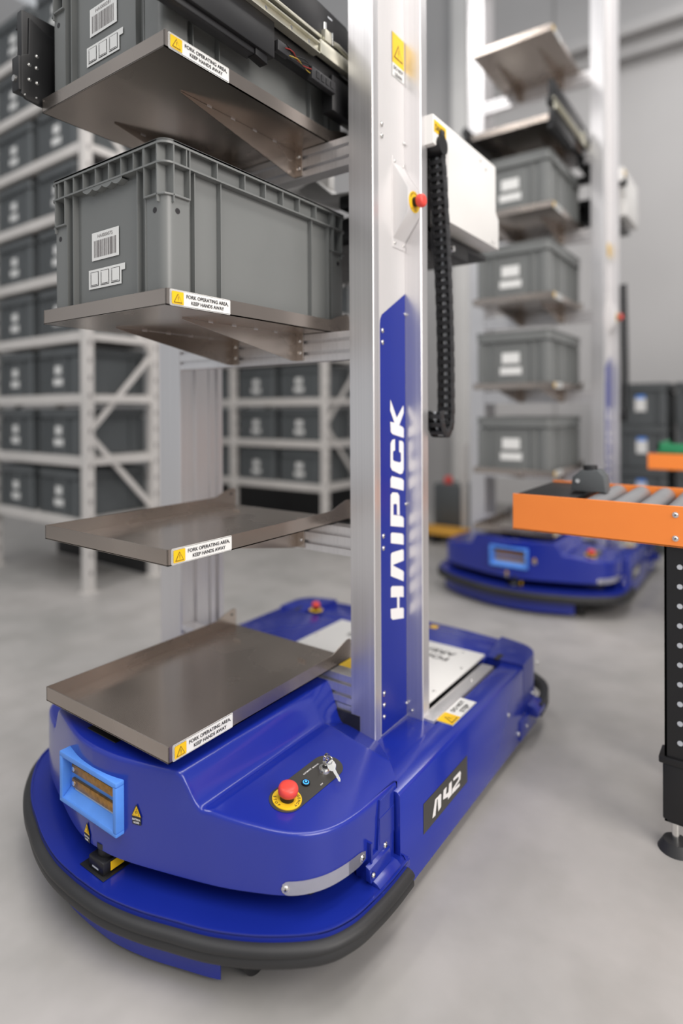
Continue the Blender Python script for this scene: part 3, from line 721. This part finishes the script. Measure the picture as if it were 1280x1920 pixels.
# ------------------------------------------------------------------ totes
def rrect(w, l, r, n=4):
    pts = []
    for cx, cy, a in ((w-r, l-r, 0), (-w+r, l-r, 90), (-w+r, -l+r, 180), (w-r, -l+r, 270)):
        for k in range(n+1):
            t = math.radians(a+k*90/n); pts.append((cx+r*math.cos(t), cy+r*math.sin(t)))
    return pts
def make_tote(name, W, L, H, mat_, detail=True):
    """outer rim W x L, height H, origin centre of base"""
    b = B(); w, l = W/2, L/2; t = .003
    wi, li = w-.017, l-.017
    b.ring(rrect(wi, li, .018), rrect(wi-t, li-t, .016), 0.003, H-.003, mat_)
    b.prism(rrect(wi, li, .018), 'z', 0.0, .006, mat_)
    rz = [H-.004, H-.044] if detail else [H-.005, H-.05]
    for z in rz: b.ring(rrect(w, l, .022), rrect(wi-.001, li-.001, .018), z, z+.0035, mat_)
    b.ring(rrect(w, l, .022), rrect(w-.0018, l-.0018, .021), H-.008, H, mat_)
    if not detail:
        b.ring(rrect(w-.003, l-.003, .022), rrect(wi-.001, li-.001, .018), H-.047, H-.004, mat_)
    zr = rz[1]+.002
    def vrib(x, y, z0, z1, d=.0025, side='f', dep=.0165):
        if side == 'f':
            for sg in (-1, 1):
                y0 = sg*(li-.0005); b.box(x-d/2, x+d/2, y0, y0+sg*dep, z0, z1, mat_)
        else:
            for sg in (-1, 1):
                x0 = sg*(wi-.0005); b.box(x0, x0+sg*dep, y-d/2, y+d/2, z0, z1, mat_)
    if detail:
        for x in (-.165, -.135, -.105, -.068, -.023, .023, .065, .105, .135): vrib(x*W/.4, 0, zr, H-.002, side='f')
        for y in (-.245, -.165, -.085, -.02, .04, .10, .165, .245): vrib(0, y*L/.6, zr, H-.002, side='s')
        for sx in (-1, 1):
            for sy in (-1, 1):   # corner posts with pockets
                b.box(sx*(wi-.002), sx*(w-.0005), sy*(l-.024), sy*(l-.0215), H-.115, H-.002, mat_)
                b.box(sx*(w-.0240), sx*(w-.0215), sy*(li-.002), sy*(l-.0005), H-.115, H-.002, mat_)
        for x in (-.137, -.112, .112, .137): vrib(x*W/.4, 0, .012, zr, side='f', dep=.013)
        for y in (-.222, -.152, .152, .222): vrib(0, y*L/.6, .012, zr, side='s', dep=.013)
    # corner columns
    cw = .062 if detail else .05
    for sx in (-1, 1):
        for sy in (-1, 1):
            o = []; i_ = []
            ww, ll = w-.006, l-.006; r = .016
            o.append((sx*(w-cw), sy*ll)); o.append((sx*(w-.03), sy*ll))
            for k in range(5):
                a = math.radians(90-k*22.5); o.append((sx*(ww-r+r*math.cos(a)), sy*(ll-r+r*math.sin(a))))
            o.append((sx*ww, sy*(l-.03))); o.append((sx*ww, sy*(l-cw)))
            poly = o + [(sx*(wi-.001), sy*(l-cw)), (sx*(wi-.001), sy*(li-.001)), (sx*(w-cw), sy*(li-.001))]
            b.prism(poly, 'z', .004, H-.100 if detail else H-.06, mat_)
            if detail:
                b.prism([(sx*(w-cw), sy*(l-.0005)), (sx*(w-.022), sy*(l-.0005)), (sx*(w-.0065), sy*(l-.0065)), (sx*(w-.0005), sy*(l-.022)), (sx*(w-.0005), sy*(l-cw)), (sx*(wi-.001), sy*(l-cw)), (sx*(wi-.001), sy*(li-.001)), (sx*(w-cw), sy*(li-.001))], 'z', H-.103, H-.099, mat_, .001)
                b.cyl((sx*(w-.035), sy*(ll-.0015), H-.128), (0, sy, 0), .0055, .002, STK, 16)
                b.cyl((sx*(ww-.0015), sy*(l-.035), H-.128), (sx, 0, 0), .0055, .002, STK, 16)
                b.box(sx*(w-cw), sx*(w-cw+.0025), sy*(li-.002), sy*(l-.0005), H-.1, H-.002, mat_)
                b.box(sx*(wi-.002), sx*(w-.0005), sy*(l-cw), sy*(l-cw+.0025), H-.1, H-.002, mat_)
    if detail:   # wavy finger grip under the rim, both ends
        for sg in (-1, 1):
            prev = None; k = b.mi(mat_)
            for i in range(49):
                x = -.068+.136*i/48; z = rz[1] - .004 - .0065*abs(math.sin(math.pi*i/12))
                a = [b.bm.verts.new((x, sg*(li-.001), z)), b.bm.verts.new((x, sg*(l-.001), z)), b.bm.verts.new((x, sg*(l-.001), rz[1]+.001)), b.bm.verts.new((x, sg*(li-.001), rz[1]+.001))]
                if prev:
                    for q in range(4): f = b.bm.faces.new((prev[q], prev[(q+1) % 4], a[(q+1) % 4], a[q])); f.material_index = k
                prev = a
        for sg in (-1, 1):
            b.box(-.098*W/.4, .098*W/.4, sg*(li-.001), sg*(li+.002), .012, H-.05, mat_)
            b.box(sg*(wi-.001), sg*(wi+.002), -.14, .14, .012, H-.05, mat_)
    # base foot
    b.prism(rrect(wi-.012, li-.012, .014), 'z', -.0, .004, mat_)
    return b, (w, l, wi, li)
def barcode_label(parent, cx, y, z, code, w=.094, h=.058):
    s = St((cx, y, z), (1, 0, 0), (0, 0, 1)); s.rect(-w/2, 0, w/2, h, STW, 0)
    s.text(code, 0, h-.0085, .0075, STG, 1, w=.052, bold=0)
    rnd = random.Random(code); x = -w/2+.008
    while x < w/2-.009:
        ww = rnd.choice((.0007, .0012, .0018)); s.rect(x, .006, x+ww, h-.017, STG, 1); x += ww+rnd.choice((.0008, .0012, .0020))
    return s.build('barcode_label', parent)
def code_label(parent, cx, y, z):
    s = St((cx, y, z), (1, 0, 0), (0, 0, 1)); w = .114; h = .040
    s.rect(-w/2, 0, w/2, h, STW, 0); s.rect(w/2, h-.013, w/2+.012, h, STW, 0)
    for i in range(3):
        c = -w/2+.021+.0365*i
        s.rect(c-.0145, .005, c+.0145, h-.005, STK, 1); s.rect(c-.0133, .0062, c+.0133, h-.0062, STW, 2)
        s.rect(c-.0115, .0075, c-.0105, h-.008, STK, 3); s.rect(c-.0105, .0075, c+.0112, .0085, STK, 3)
    o = s.build('code_label', parent); tag(o, 'white strip with three black-framed squares'); return o
OFF = Vector((0, 0, 0))
def hero_tote(x, y, z, code, label):
    e = empty('storage_tote', (x, y, z)); tag(e, label, 'tote')
    b, (w, l, wi, li) = make_tote('body', .395, .582, .309, TOTE)
    b.build('tote_body', e, ang=30)
    barcode_label(e, -.008, -li-.0035, .118, code); code_label(e, -.010, -li-.0035, .060)
    return e
t2 = hero_tote(-.211, .299, 1.2235, 'HAI000075', 'large grey plastic tote with barcode label on the front robot, second tray from the top')
t1 = hero_tote(-.213, .299, 1.6895, 'HAI000281', 'grey plastic tote gripped by black fork arms on the front robot top tray')

# key in the lock
OFF = Vector((0, 0, 0))
kp = k0+nC*.0086
e = empty('key', kp); tag(e, 'silver key with spare hanging from the lock on the blue robot control panel', 'key')
b = B(); OFF = Vector(kp)
def up_(a, c, d): return kp + uC*a + vC*c + nC*d
# inserted key head: ring plate standing up
hd = [up_(.008*math.cos(t), 0, .018+.009*math.sin(t)) for t in [2*math.pi*i/20 for i in range(20)]]
b.tube(hd, [( -.0028, -.0011), (.0028, -.0011), (.0028, .0011), (-.0028, .0011)], CHROME, closed=True)
b.tube([up_(0, 0, -.0008), up_(0, 0, .010)], .0026, CHROME, 8)
b.build('key_head', e)
b = B(); b.tube([up_(.004*math.cos(t), .009*math.sin(t)-.006, .017+.006*math.cos(t*1.0)) for t in [2*math.pi*i/24 for i in range(24)]], .0010, CHROME, 6, closed=True); b.build('split_ring', e)
b = B(); dirv = (Vector((.80, -.30, -.45))).normalized(); sidev = dirv.cross(Vector((.35, -.8, .5))).normalized(); nn = dirv.cross(sidev)
def KP(a, c, d): return up_(0, -.010, .014) + dirv*a + sidev*c + nn*d
outl = [(-.002, -.006), (.004, -.0085), (.012, -.0085), (.017, -.005), (.018, -.003), (.040, -.003), (.044, 0), (.040, .003), (.036, .0018), (.033, .003), (.029, .0018), (.026, .003), (.018, .003), (.017, .005), (.012, .0085), (.004, .0085), (-.002, .006)]
A_ = [b.bm.verts.new(KP(a, c, -.001)) for a, c in outl]; C_ = [b.bm.verts.new(KP(a, c, .001)) for a, c in outl]; mi = b.mi(CHROME)
for f in [b.bm.faces.new(A_[::-1]), b.bm.faces.new(C_)] + [b.bm.faces.new((A_[i], A_[(i+1) % len(outl)], C_[(i+1) % len(outl)], C_[i])) for i in range(len(outl))]: f.material_index = mi
b.build('spare_key', e)
OFF = Vector((0, 0, 0))

# ------------------------------------------------------------------ second robot
r2 = copy_tree(root, skip=('shelf_tray', 'crossbar', 'lift_carriage'))
r2.location = (OFF.x + CX, .64+2.33, 0)
tag(r2, 'blurred blue picking robot standing behind the orange conveyor with six steel trays', 'robot')
for z in (.42, .72, 1.163, 1.612, 2.06, 2.49, 2.93):
    for o in trays[0]:
        c = copy_tree(o, r2); c.location = (0, 0, z)
c = copy_tree(cj, r2); c.location = (0, 0, .62)
def small_tote(name, W, L, H, m):
    b, (w, l, wi, li) = make_tote(name, W, L, H, m, detail=False)
    for sg in (-1, 1):
        for x in (-.10, .10): b.box(x-.004, x+.004, sg*(li-.001), sg*(li+.010), .01, H-.05, m)
        for y in (-.12, .12): b.box(sg*(wi-.001), sg*(wi+.010), y-.004, y+.004, .01, H-.05, m)
    e = empty('storage_tote', (0, 0, 0)); b.build('tote_body', e, ang=30)
    return e, li
ord_ = ['lowest', 'second from the bottom', 'third from the bottom', 'fourth from the bottom']
src = None
for i, z in enumerate((.72, 1.163, 1.612, 2.06)):
    if src is None:
        src, li = small_tote('tote', .395, .582, .295, TOTE)
        s = St((-.01, -li-.004, .13), (1, 0, 0), (0, 0, 1)); s.rect(-.047, 0, .047, .055, STW); s.build('barcode_label', src)
        s = St((-.01, -li-.004, .072), (1, 0, 0), (0, 0, 1)); s.rect(-.057, 0, .057, .038, STW); s.build('code_label', src)
        e = src
    else: e = copy_tree(src)
    e.location = (-.211, .299+2.33, z-.0285)
    tag(e, 'grey tote on a tray of the blurred robot behind the conveyor, %s' % ord_[i], 'tote', 'totes on the trays of the rear robot')

# ------------------------------------------------------------------ racks
LV = [.412+.357*i for i in range(10)]
def make_rack(x1, y0, nl, bays, pitch, depth, label):
    """x1 = right face of the front-right upright, extending to -x"""
    g = empty('storage_rack', (x1-bays*pitch/2, y0+depth/2, 0)); tag(g, label, 'rack', 'white steel storage racks')
    global OFF; OFF = Vector(g.location); H = LV[nl-1]+.28; pw = .055
    for i in range(bays+1):
        for y in (y0, y0+depth-pw):
            xx = x1-pitch*i; b = B(); b.box(xx-pw, xx, y, y+pw, .004, H, RACKW, .004, 1); b.box(xx-pw-.015, xx+.015, y-.015, y+pw+.015, 0, .006, RACKW)
            for k in range(int(H/.1)): b.box(xx-.0005, xx+.0006, y+.02, y+.034, .1+k*.1, .13+k*.1, STG)
            b.build('upright', g)
        # side bracing
        zz = .42; sgn = -1
        while zz < H-.45:
            b = B(); y_a, y_b = (y0+.03, y0+depth-.03) if sgn > 0 else (y0+depth-.03, y0+.03)
            b.tube([Vector((xx-pw/2, y_a, zz)), Vector((xx-pw/2, y_b, zz+.48))], [(-.006, -.016), (.006, -.016), (.006, .016), (-.006, .016)], RACKW); b.build('brace', g)
            zz += .48; sgn = -sgn
    b = B(); b.box(x1-bays*pitch, x1-pw, y0+depth-.07, y0+depth-.062, .01, LV[0]-.06, BLACK); b.build('shade_panel', g)  # black sheet added to stand in for the shade under the lowest shelf
    for z in LV[:nl]:
        for y in (y0+.004, y0+depth-.044):
            b = B(); b.box(x1-bays*pitch-pw/2, x1-pw/2, y, y+.04, z-.058, z, RACKW, .003, 1); b.build('shelf_beam', g)
        for i in range(bays+1):
            xx = x1-pitch*i; b = B(); b.box(xx-pw+.01, xx-.01, y0+.03, y0+depth-.03, z-.05, z-.01, RACKW); b.build('side_beam', g)
        b = B(); b.box(x1-bays*pitch, x1-pw, y0+.03, y0+depth-.03, z-.014, z-.001, RACKW); b.build('shelf_deck', g)
    OFF = Vector((0, 0, 0)); return g
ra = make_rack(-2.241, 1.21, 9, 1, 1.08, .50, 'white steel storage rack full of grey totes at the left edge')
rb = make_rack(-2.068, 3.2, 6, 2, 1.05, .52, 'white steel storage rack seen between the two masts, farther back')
OFF = Vector((0, 0, 0))
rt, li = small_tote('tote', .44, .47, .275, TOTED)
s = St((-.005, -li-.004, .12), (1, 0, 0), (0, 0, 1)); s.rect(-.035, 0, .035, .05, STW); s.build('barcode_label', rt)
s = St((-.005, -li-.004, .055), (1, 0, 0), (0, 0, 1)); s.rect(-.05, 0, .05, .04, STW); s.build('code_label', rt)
N_ = ['bottom', 'second', 'third', 'fourth', 'fifth', 'sixth', 'seventh', 'eighth', 'ninth']
first = True
def rack_tote(x, y, z, label, group):
    global first
    e = rt if first else copy_tree(rt); first = False
    e.location = (x, y, z+.0005); tag(e, label, 'tote', group)
    e.rotation_euler.z = random.uniform(-.012, .012)
for i in range(9):
    for j, nm in ((0, 'right'), (1, 'left')):
        rack_tote(-2.241-.055-.265-.515*j*.99, 1.21+.245, LV[i], 'grey tote, %s one on the %s shelf up of the rack at the left edge' % (nm, N_[i]), 'totes on the left rack')
for i in range(6):
    for j, nm in enumerate(('right', 'left', 'right', 'left')):
        bx = -2.068-.0275-1.05*(j//2)
        rack_tote(bx-.27-.495*(j % 2), 3.2+.25, LV[i], 'dark grey tote, %s one of the %s bay, %s shelf up, farther rack' % (nm, ('right', 'left')[j//2], N_[i]), 'totes on the farther rack')

# ------------------------------------------------------------------ conveyors
def conveyor(x0, x1, y0, w, ztop, zbot, label, rail_m=ORANGE, leg_x=(), roll=True, extra=0):
    g = empty('roller_conveyor', ((x0+x1)/2, y0+w/2, 0)); tag(g, label, 'conveyor')
    global OFF; OFF = Vector(g.location)
    for y in (y0, y0+w-.004):
        b = B(); b.box(x0, x1, y, y+.004, zbot, ztop, rail_m, .001, 1)
        b.box(x0, x1, y if y > y0 else y, (y+.03) if y == y0 else y-.026, zbot, zbot+.003, rail_m); rl = b.build('side_rail', g)
        if y == y0:
            k = x0+.38
            while k < x1:
                for z in (zbot+.02, ztop-.02): screw(rl, (k, y, z), (0, -1, 0), .006)
                k += .6
    b = B(); b.box(x0, x0+.15, y0+.006, y0+w-.006, ztop-.02, ztop-.004, BLACK, .002); b.build('end_plate', g)
    n = int((x1-x0-.20)/.062)
    for i in range(n):
        xx = x0+.19+.062*i; b = B(); b.cyl((xx, y0+.006, ztop-.026), (0, 1, 0), .025, w-.012, ROLLER, 16); b.build('roller', g)
    for lx in leg_x:
        for y in (y0+.012, y0+w-.06):
            b = B(); b.box(lx, lx+.048, y, y+.006, .07, zbot+.05, BLACK); b.box(lx, lx+.005, y, y+.045, .07, zbot+.05, BLACK); b.box(lx+.043, lx+.048, y, y+.045, .07, zbot+.05, BLACK)
            for k in range(10): b.cyl((lx+.032, y-.0004, .26+.045*k), (0, -1, 0), .006, .0008, LGREY, 12)
            b.box(lx-.012, lx+.07, y-.006, y+.052, .205, .222, BLACK, .003); b.box(lx-.004, lx+.054, y-.003, y+.048, .075, .205, BLACK, .004)
            b.cyl((lx+.02, y+.02, .02), (0, 0, 1), .008, .06, CHROME, 12)
            b.cyl((lx+.02, y+.02, 0), (0, 0, 1), .038, .022, RUBBER, 28, r2=.026)
            b.build('leg', g)
        b = B(); b.box(lx+.005, lx+.04, y0+.05, y0+w-.06, .23, .26, BLACK); b.build('leg_brace', g)
    OFF = Vector((0, 0, 0)); return g
conveyor(.327, 2.3, .860, .36, .806, .712, 'bright orange roller conveyor on black legs at the right edge, nearer one', leg_x=(.682, 2.1))
c2 = conveyor(.392, 2.0, 2.52, .42, .812, .736, 'short glimpse of a second orange conveyor farther back at the right edge', leg_x=(.60, 1.8))
b = B(); b.box(.43, .56, 2.55, 2.90, .8135, .835, GREEN, .003); b.box(.43, .44, 2.55, 2.90, .83, .86, GREEN); b.box(.55, .56, 2.55, 2.90, .83, .86, GREEN); b.box(.43, .56, 2.55, 2.56, .83, .86, GREEN)
tag(b.build('shallow_tray', None, off=(.495, 2.72, .8135)), 'flat green tray lying on the farther orange conveyor', 'tray')
b = B(); b.prism([(.44, .8075), (.445, .845), (.465, .862), (.51, .866), (.525, .85), (.53, .8075)], 'y', .99, 1.05, TOTED, .004); b.cyl((.485, 1.02, .864), (0, 0, 1), .018, .012, DARKP, 20); b.cyl((.46, .989, .835), (0, -1, 0), .006, .003, CHROME, 12)
tag(b.build('sensor', None, off=(.485, 1.02, .8075)), 'small rounded black sensor unit on the end of the orange conveyor', 'sensor')

# stacked totes at the back right
src = None
for j, (x, nm) in enumerate(((.11, 'left'), (.50, 'right'))):
    for i in range(4 if j == 0 else 4):
        if src is None:
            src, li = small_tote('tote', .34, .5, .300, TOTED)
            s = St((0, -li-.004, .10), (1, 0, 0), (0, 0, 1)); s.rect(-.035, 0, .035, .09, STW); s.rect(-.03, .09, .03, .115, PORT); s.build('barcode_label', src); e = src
        else: e = copy_tree(src)
        e.location = (x, 4.3, .004+.301*i); e.rotation_euler.z = .015*((i % 3)-1)
        tag(e, 'grey tote number %s from the floor in the %s stack behind the conveyors' % (('one', 'two', 'three', 'four')[i], nm), 'tote', 'stacked totes at the back right')

# clutter left of the rear robot
e = empty('equipment_cart', (-1.28, 3.9, 0)); tag(e, 'grey equipment cart with a red button in front of the back wall', 'cart'); OFF = Vector(e.location)
b = B(); b.box(-1.40, -1.16, 3.78, 4.02, .06, .42, TOTED, .015); b.build('cabinet', e)
b = B(); b.cyl((-1.30, 3.86, .42), (0, 0, 1), .035, .05, RED, 20, dome=.01); b.build('button', e)
b = B(); b.box(-1.17, -1.12, 3.80, 3.85, .02, .75, RACKW, .004); b.build('post', e)
for x in (-1.37, -1.19):
    for y in (3.81, 3.99):
        b = B(); b.cyl((x-.01, y, .03), (1, 0, 0), .03, .02, RUBBER, 16); b.build('wheel', e)
OFF = Vector((0, 0, 0))
b = B()
for y in (3.50, 3.60, 3.70): b.box(-1.42, -1.05, y-.035, y+.035, .07, .09, WOODP, .002)
for x in (-1.40, -1.24, -1.09): b.box(x-.02, x+.02, 3.47, 3.73, 0, .07, BLACK)
tag(b.build('pallet', None, off=(-1.23, 3.6, 0)), 'low black and yellow pallet on the floor beside the rear robot', 'pallet')

# floor marker at the lower left
b = B(); b.box(-.13, -.04, -.50, -.41, .0, .0012, CHALK, .0004, 1); b.box(-.105, -.065, -.475, -.435, .0012, .0016, CHALKD)
mk = b.build('floor_marker', None, off=(-.085, -.455, 0)); tag(mk, 'pale square marker sticker with a dark centre on the floor at the lower left corner', 'marker')

# ------------------------------------------------------------------ room
OFF = Vector((0, 0, 0))
b = B(); b.quad([(-8, -4, 0), (6, -4, 0), (6, 6, 0), (-8, 6, 0)], FLOOR); tag(b.build('floor', None), kind='structure')
b = B(); b.box(-8, 6, 4.9, 5.0, 0, 7, WALL)
for k in range(12): b.box(-7.1+k*1.06, -7.09+k*1.06, 4.893, 4.9, 0, 7, WALLD)
tag(b.build('wall_back', None), kind='structure')
b = B(); b.box(-8.1, -8, -4, 5, 0, 7, WALL); tag(b.build('wall_left', None), kind='structure')
b = B(); b.box(-8, 6, 4.78, 4.88, 4.14, 4.24, WALL, .01); b.box(-8, 6, 4.80, 4.87, 3.95, 3.98, WALLD); tag(b.build('trim_1', None), kind='structure')
b = B(); b.box(-1.62, -1.47, 4.62, 4.9, 0, 7, WHITEM, .005); b.box(-2.05, -1.64, 4.75, 4.9, 0, 7, WALL, .005); tag(b.build('trim_2', None), kind='structure')
b = B(); b.box(-8, 6, 4.885, 4.9, 0, .12, WALLD); tag(b.build('baseboard_back', None), kind='structure')

# ------------------------------------------------------------------ lights
def area(loc, rot, sx, sy, e, col=(1, 1, 1)):
    l = bpy.data.lights.new('lamp', 'AREA'); l.shape = 'RECTANGLE'; l.size = sx; l.size_y = sy; l.energy = e; l.color = col
    o = bpy.data.objects.new('ceiling_or_fill_lamp', l); COL.objects.link(o); o.location = loc; o.rotation_euler = rot; return o
area((1.5, -1.4, 4.4), (0, 0, 0), .6, 4.0, 70, (1, .96, .92))
area((-1.3, -1.0, 4.5), (0, 0, 0), .6, 4.5, 75, (1, .97, .95))
area((1.0, 2.6, 4.7), (0, 0, 0), .8, 3.0, 60, (1, .97, .95))
area((-2.6, 2.3, 4.6), (0, 0, 0), .5, 2.5, 20, (1, .97, .95))
area((3.6, -.3, 2.6), (math.radians(68), 0, math.radians(84)), 2.4, 2.4, 120, (1, .94, .89))  # low side fill, added to brighten right-facing surfaces; not a ceiling fixture
w = bpy.data.worlds.new('w'); SC.world = w; w.use_nodes = True
bg = w.node_tree.nodes['Background']; bg.inputs[0].default_value = (.93, .96, 1.0, 1); bg.inputs[1].default_value = .50

# ------------------------------------------------------------------ camera
YAW, ROLL, PITCH, F, HY = .6227, -.0049, .0047, 1133.6, 773.25
cam = bpy.data.cameras.new('camera'); co = bpy.data.objects.new('camera', cam); COL.objects.link(co)
cam.sensor_fit = 'HORIZONTAL'; cam.sensor_width = 36; cam.lens = F/1280*36
cam.shift_y = (HY-960)/1280
fw = Vector((-math.sin(YAW)*math.cos(PITCH), math.cos(YAW)*math.cos(PITCH), -math.sin(PITCH)))
rt_ = Vector((math.cos(YAW), math.sin(YAW), 0)); up0 = rt_.cross(fw)
r2_ = rt_*math.cos(ROLL)+up0*math.sin(ROLL); u2_ = r2_.cross(fw)
M = Matrix((r2_, u2_, -fw)).transposed().to_4x4(); M.translation = Vector((.893, -.703, 1.03)); co.matrix_world = M
cam.clip_start = .05
cam.dof.use_dof = True; cam.dof.focus_distance = 1.22; cam.dof.aperture_fstop = .030375/.022
SC.camera = co
SC.view_settings.view_transform = 'Standard'
SC.view_settings.exposure = .08
